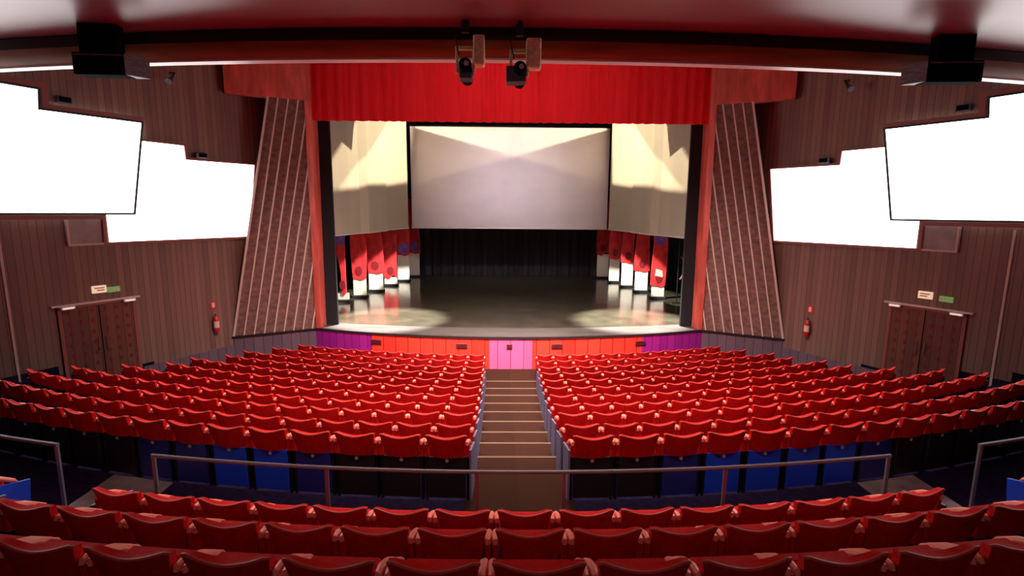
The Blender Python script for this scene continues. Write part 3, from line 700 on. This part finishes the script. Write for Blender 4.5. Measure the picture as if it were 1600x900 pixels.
def make_seat(x, y, z, rot, label, group, col='black', end=None, detail=2):
    e = thing('theatre_seat', label, 'theatre seat', (x, y, z), rot, group)
    def part(nm, key, par=e):
        o = bpy.data.objects.new(nm, SP[key]); COL.objects.link(o); o.parent = par; return o
    b = part('backrest', 'backrest'); part('piping', 'piping', b)
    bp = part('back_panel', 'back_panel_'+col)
    if col != 'black': bp['label'] = col+'-tinted rear panel'
    part('seat_cushion', 'seat_cushion')
    for sx in ('', '_r'):
        a = part('armrest', 'armrest'+sx); part('arm_pad', 'arm_pad'+sx, a)
        part('leg', 'leg'+sx)
        if detail > 1: part('arm_bracket', 'arm_bracket'+sx, a)
    if detail > 1: part('number_tag', 'number_tag', bp)
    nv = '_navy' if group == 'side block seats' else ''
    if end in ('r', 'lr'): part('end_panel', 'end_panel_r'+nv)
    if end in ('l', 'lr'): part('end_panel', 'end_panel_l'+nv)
    return e
def project(X, Y, Z):
    X -= CAMLOC[0]; Y -= CAMLOC[1]; Z -= CAMLOC[2]
    x = X*math.cos(YAW)-Y*math.sin(YAW); y = X*math.sin(YAW)+Y*math.cos(YAW)
    zc = y*math.cos(PITCH)-Z*math.sin(PITCH); up = y*math.sin(PITCH)+Z*math.cos(PITCH)
    if zc < .1: return (-9999, 9999, zc)
    return (800+F_PX*x/zc, 450-F_PX*up/zc, zc)
PITCH_S = .553
jobs = []
nth = lambda i: ordn[i] if i < len(ordn) else 'last'
# three rows behind the railing, one seat centred on the middle line
for r, (y0, z) in enumerate(NEAR):
    nmax = (7, 8, 8)[r]
    for k in range(-nmax, nmax+1):
        th = k*PITCH_S/ROW_R; x = ROW_R*math.sin(th); y = y0+ROW_R*(1-math.cos(th))
        pr = project(x, y, z+.85)
        if not -70 < pr[0] < 1670 or pr[1] > 930: continue
        row = ('first row behind the railing', 'second row behind the railing', 'nearest, third row behind the railing')[r]
        if k == 0: lb = f'red theatre seat in the middle of the {row}'
        else: lb = f"red theatre seat, {nth(abs(k)-1)} {'left' if k < 0 else 'right'} of the middle seat, {row}"
        end = 'r' if k == nmax else ('l' if k == -nmax else None)
        jobs.append((pr[2], (x, y, z, th, lb, 'seats behind the railing', 'black', end)))
# seats of the small side blocks beyond the side stairs
for sgn in (-1, 1):
    sw = 'left' if sgn < 0 else 'right'
    for j, xx in enumerate((5.72, 6.27)):
        x = sgn*(xx if sgn < 0 else xx+.12); th = math.asin(x/ROW_R); y = 4.12+sag(x)
        end = ('r' if sgn < 0 else 'l') if j == 0 else None
        pr = project(x, y, .85)
        if pr[0] < -120 or pr[0] > 1720: continue
        jobs.append((pr[2], (x, y, 0, th, f"{'end' if j == 0 else 'second'} red seat of the {sw} side block, across the side stairs", 'side block seats', 'navy', end)))
# main block
BLUE_SPILL_L = {3: 'navy', 4: 'blue', 5: 'blue', 6: 'navy', 7: 'navy'}; BLUE_SPILL_R = {2: 'navy', 3: 'blue', 4: 'blue', 5: 'blue', 6: 'blue', 7: 'navy'}  # blue light spill fading along the row, put into per-seat panel colours
main = []
for n in range(11):
    for sgn in (-1, 1):
        sw = 'left' if sgn < 0 else 'right'; j = 0
        while True:
            s = hw(n)+.04+PITCH_S*(j+.5); th = sgn*s/ROW_R; x = ROW_R*math.sin(th); y = ROW_Y[n]+ROW_R*(1-math.cos(th))
            if abs(x)+.2 > ROW_END[n]: break
            pr = project(x, y, FL[n]+.8)
            last = abs(x)+.2+PITCH_S > ROW_END[n]
            if -45 < pr[0] < 1645:
                col = (BLUE_SPILL_L if sgn < 0 else BLUE_SPILL_R).get(j, 'black') if n == 0 else 'black'
                inn = 'r' if sgn < 0 else 'l'; outn = 'l' if sgn < 0 else 'r'
                end = inn if j == 0 else (outn if last else None)
                lb = f"red seat, {nth(j)} {sw} of the centre steps, {nth(n) if n else 'nearest'} row down from the cross aisle"
                if n == 0 and col == 'blue': lb = f"red seat with blue-tinted rear panel, {nth(j)} {sw} of the centre steps, beside cross aisle"
                main.append((pr[2], (x, y, FL[n], th, lb, 'seats of the main block', col, end)))
            j += 1
jobs.sort(key=lambda q: q[0]); main.sort(key=lambda q: q[0])
keep = 299-len(jobs)
for dz, a in jobs: make_seat(*a, detail=2)
for dz, a in main[:keep]: make_seat(*a, detail=2 if dz < 9 else 1)
# the farthest rows below the stage: one object
far = MB(); mats = [M['red'], M['piping'], M['pad'], M['dark_metal']]; mi = []
for dz, a in main[keep:]:
    T = Matrix.Translation(a[:3]) @ Matrix.Rotation(a[3], 4, 'Z')
    for key, im in (('backrest', 0), ('piping', 1), ('seat_cushion', 0), ('armrest', 0), ('arm_pad', 2), ('armrest_r', 0), ('arm_pad_r', 2), ('leg', 3)):
        me = SP[key]; b = len(far.v)
        far.v += [tuple(T @ v_.co) for v_ in me.vertices]
        for p in me.polygons: far.f.append(tuple(b+i for i in p.vertices)); mi.append(im)
if far.v:
    me = bpy.data.meshes.new('front_rows'); me.from_pydata(far.v, [], far.f)
    for m_ in mats: me.materials.append(m_)
    me.polygons.foreach_set('material_index', mi)
    for p in me.polygons: p.use_smooth = True
    try: me.set_sharp_from_angle(angle=math.radians(40))
    except Exception: pass
    o = bpy.data.objects.new('front_seating', me); COL.objects.link(o)
    o['kind'] = 'stuff'; o['label'] = 'red seats of the farthest rows just below the stage front'; o['category'] = 'seating'
print('SEATS', len(jobs), len(main), keep)

# ------------------------------------------------------------------ railings
def railing(x0, x1, posts, label):
    e = thing('railing', label, 'railing', (0, 0, 0), 0, 'railings along the cross aisle')
    yr = lambda x: 4.69+sag(x)
    n = 24
    MB().tube([(x0+(x1-x0)*i/n, yr(x0+(x1-x0)*i/n), .9) for i in range(n+1)], .02, 8).obj('handrail', M['steel'], e, smooth=True)
    for x in posts:
        MB().box(x-.018, x+.018, yr(x)-.012, yr(x)+.012, .01, .885).obj('post', M['steel'], e)
railing(-3.94, 4.02, [-3.92, -2.0, -.46, .42, 2.1, 4.0], 'long curved steel railing in front of the middle rows')
railing(-7.2, -5.14, [-5.16, -7.1], 'short steel railing beyond the left side stairs')
railing(5.24, 7.2, [5.26, 7.1], 'short steel railing beyond the right side stairs')
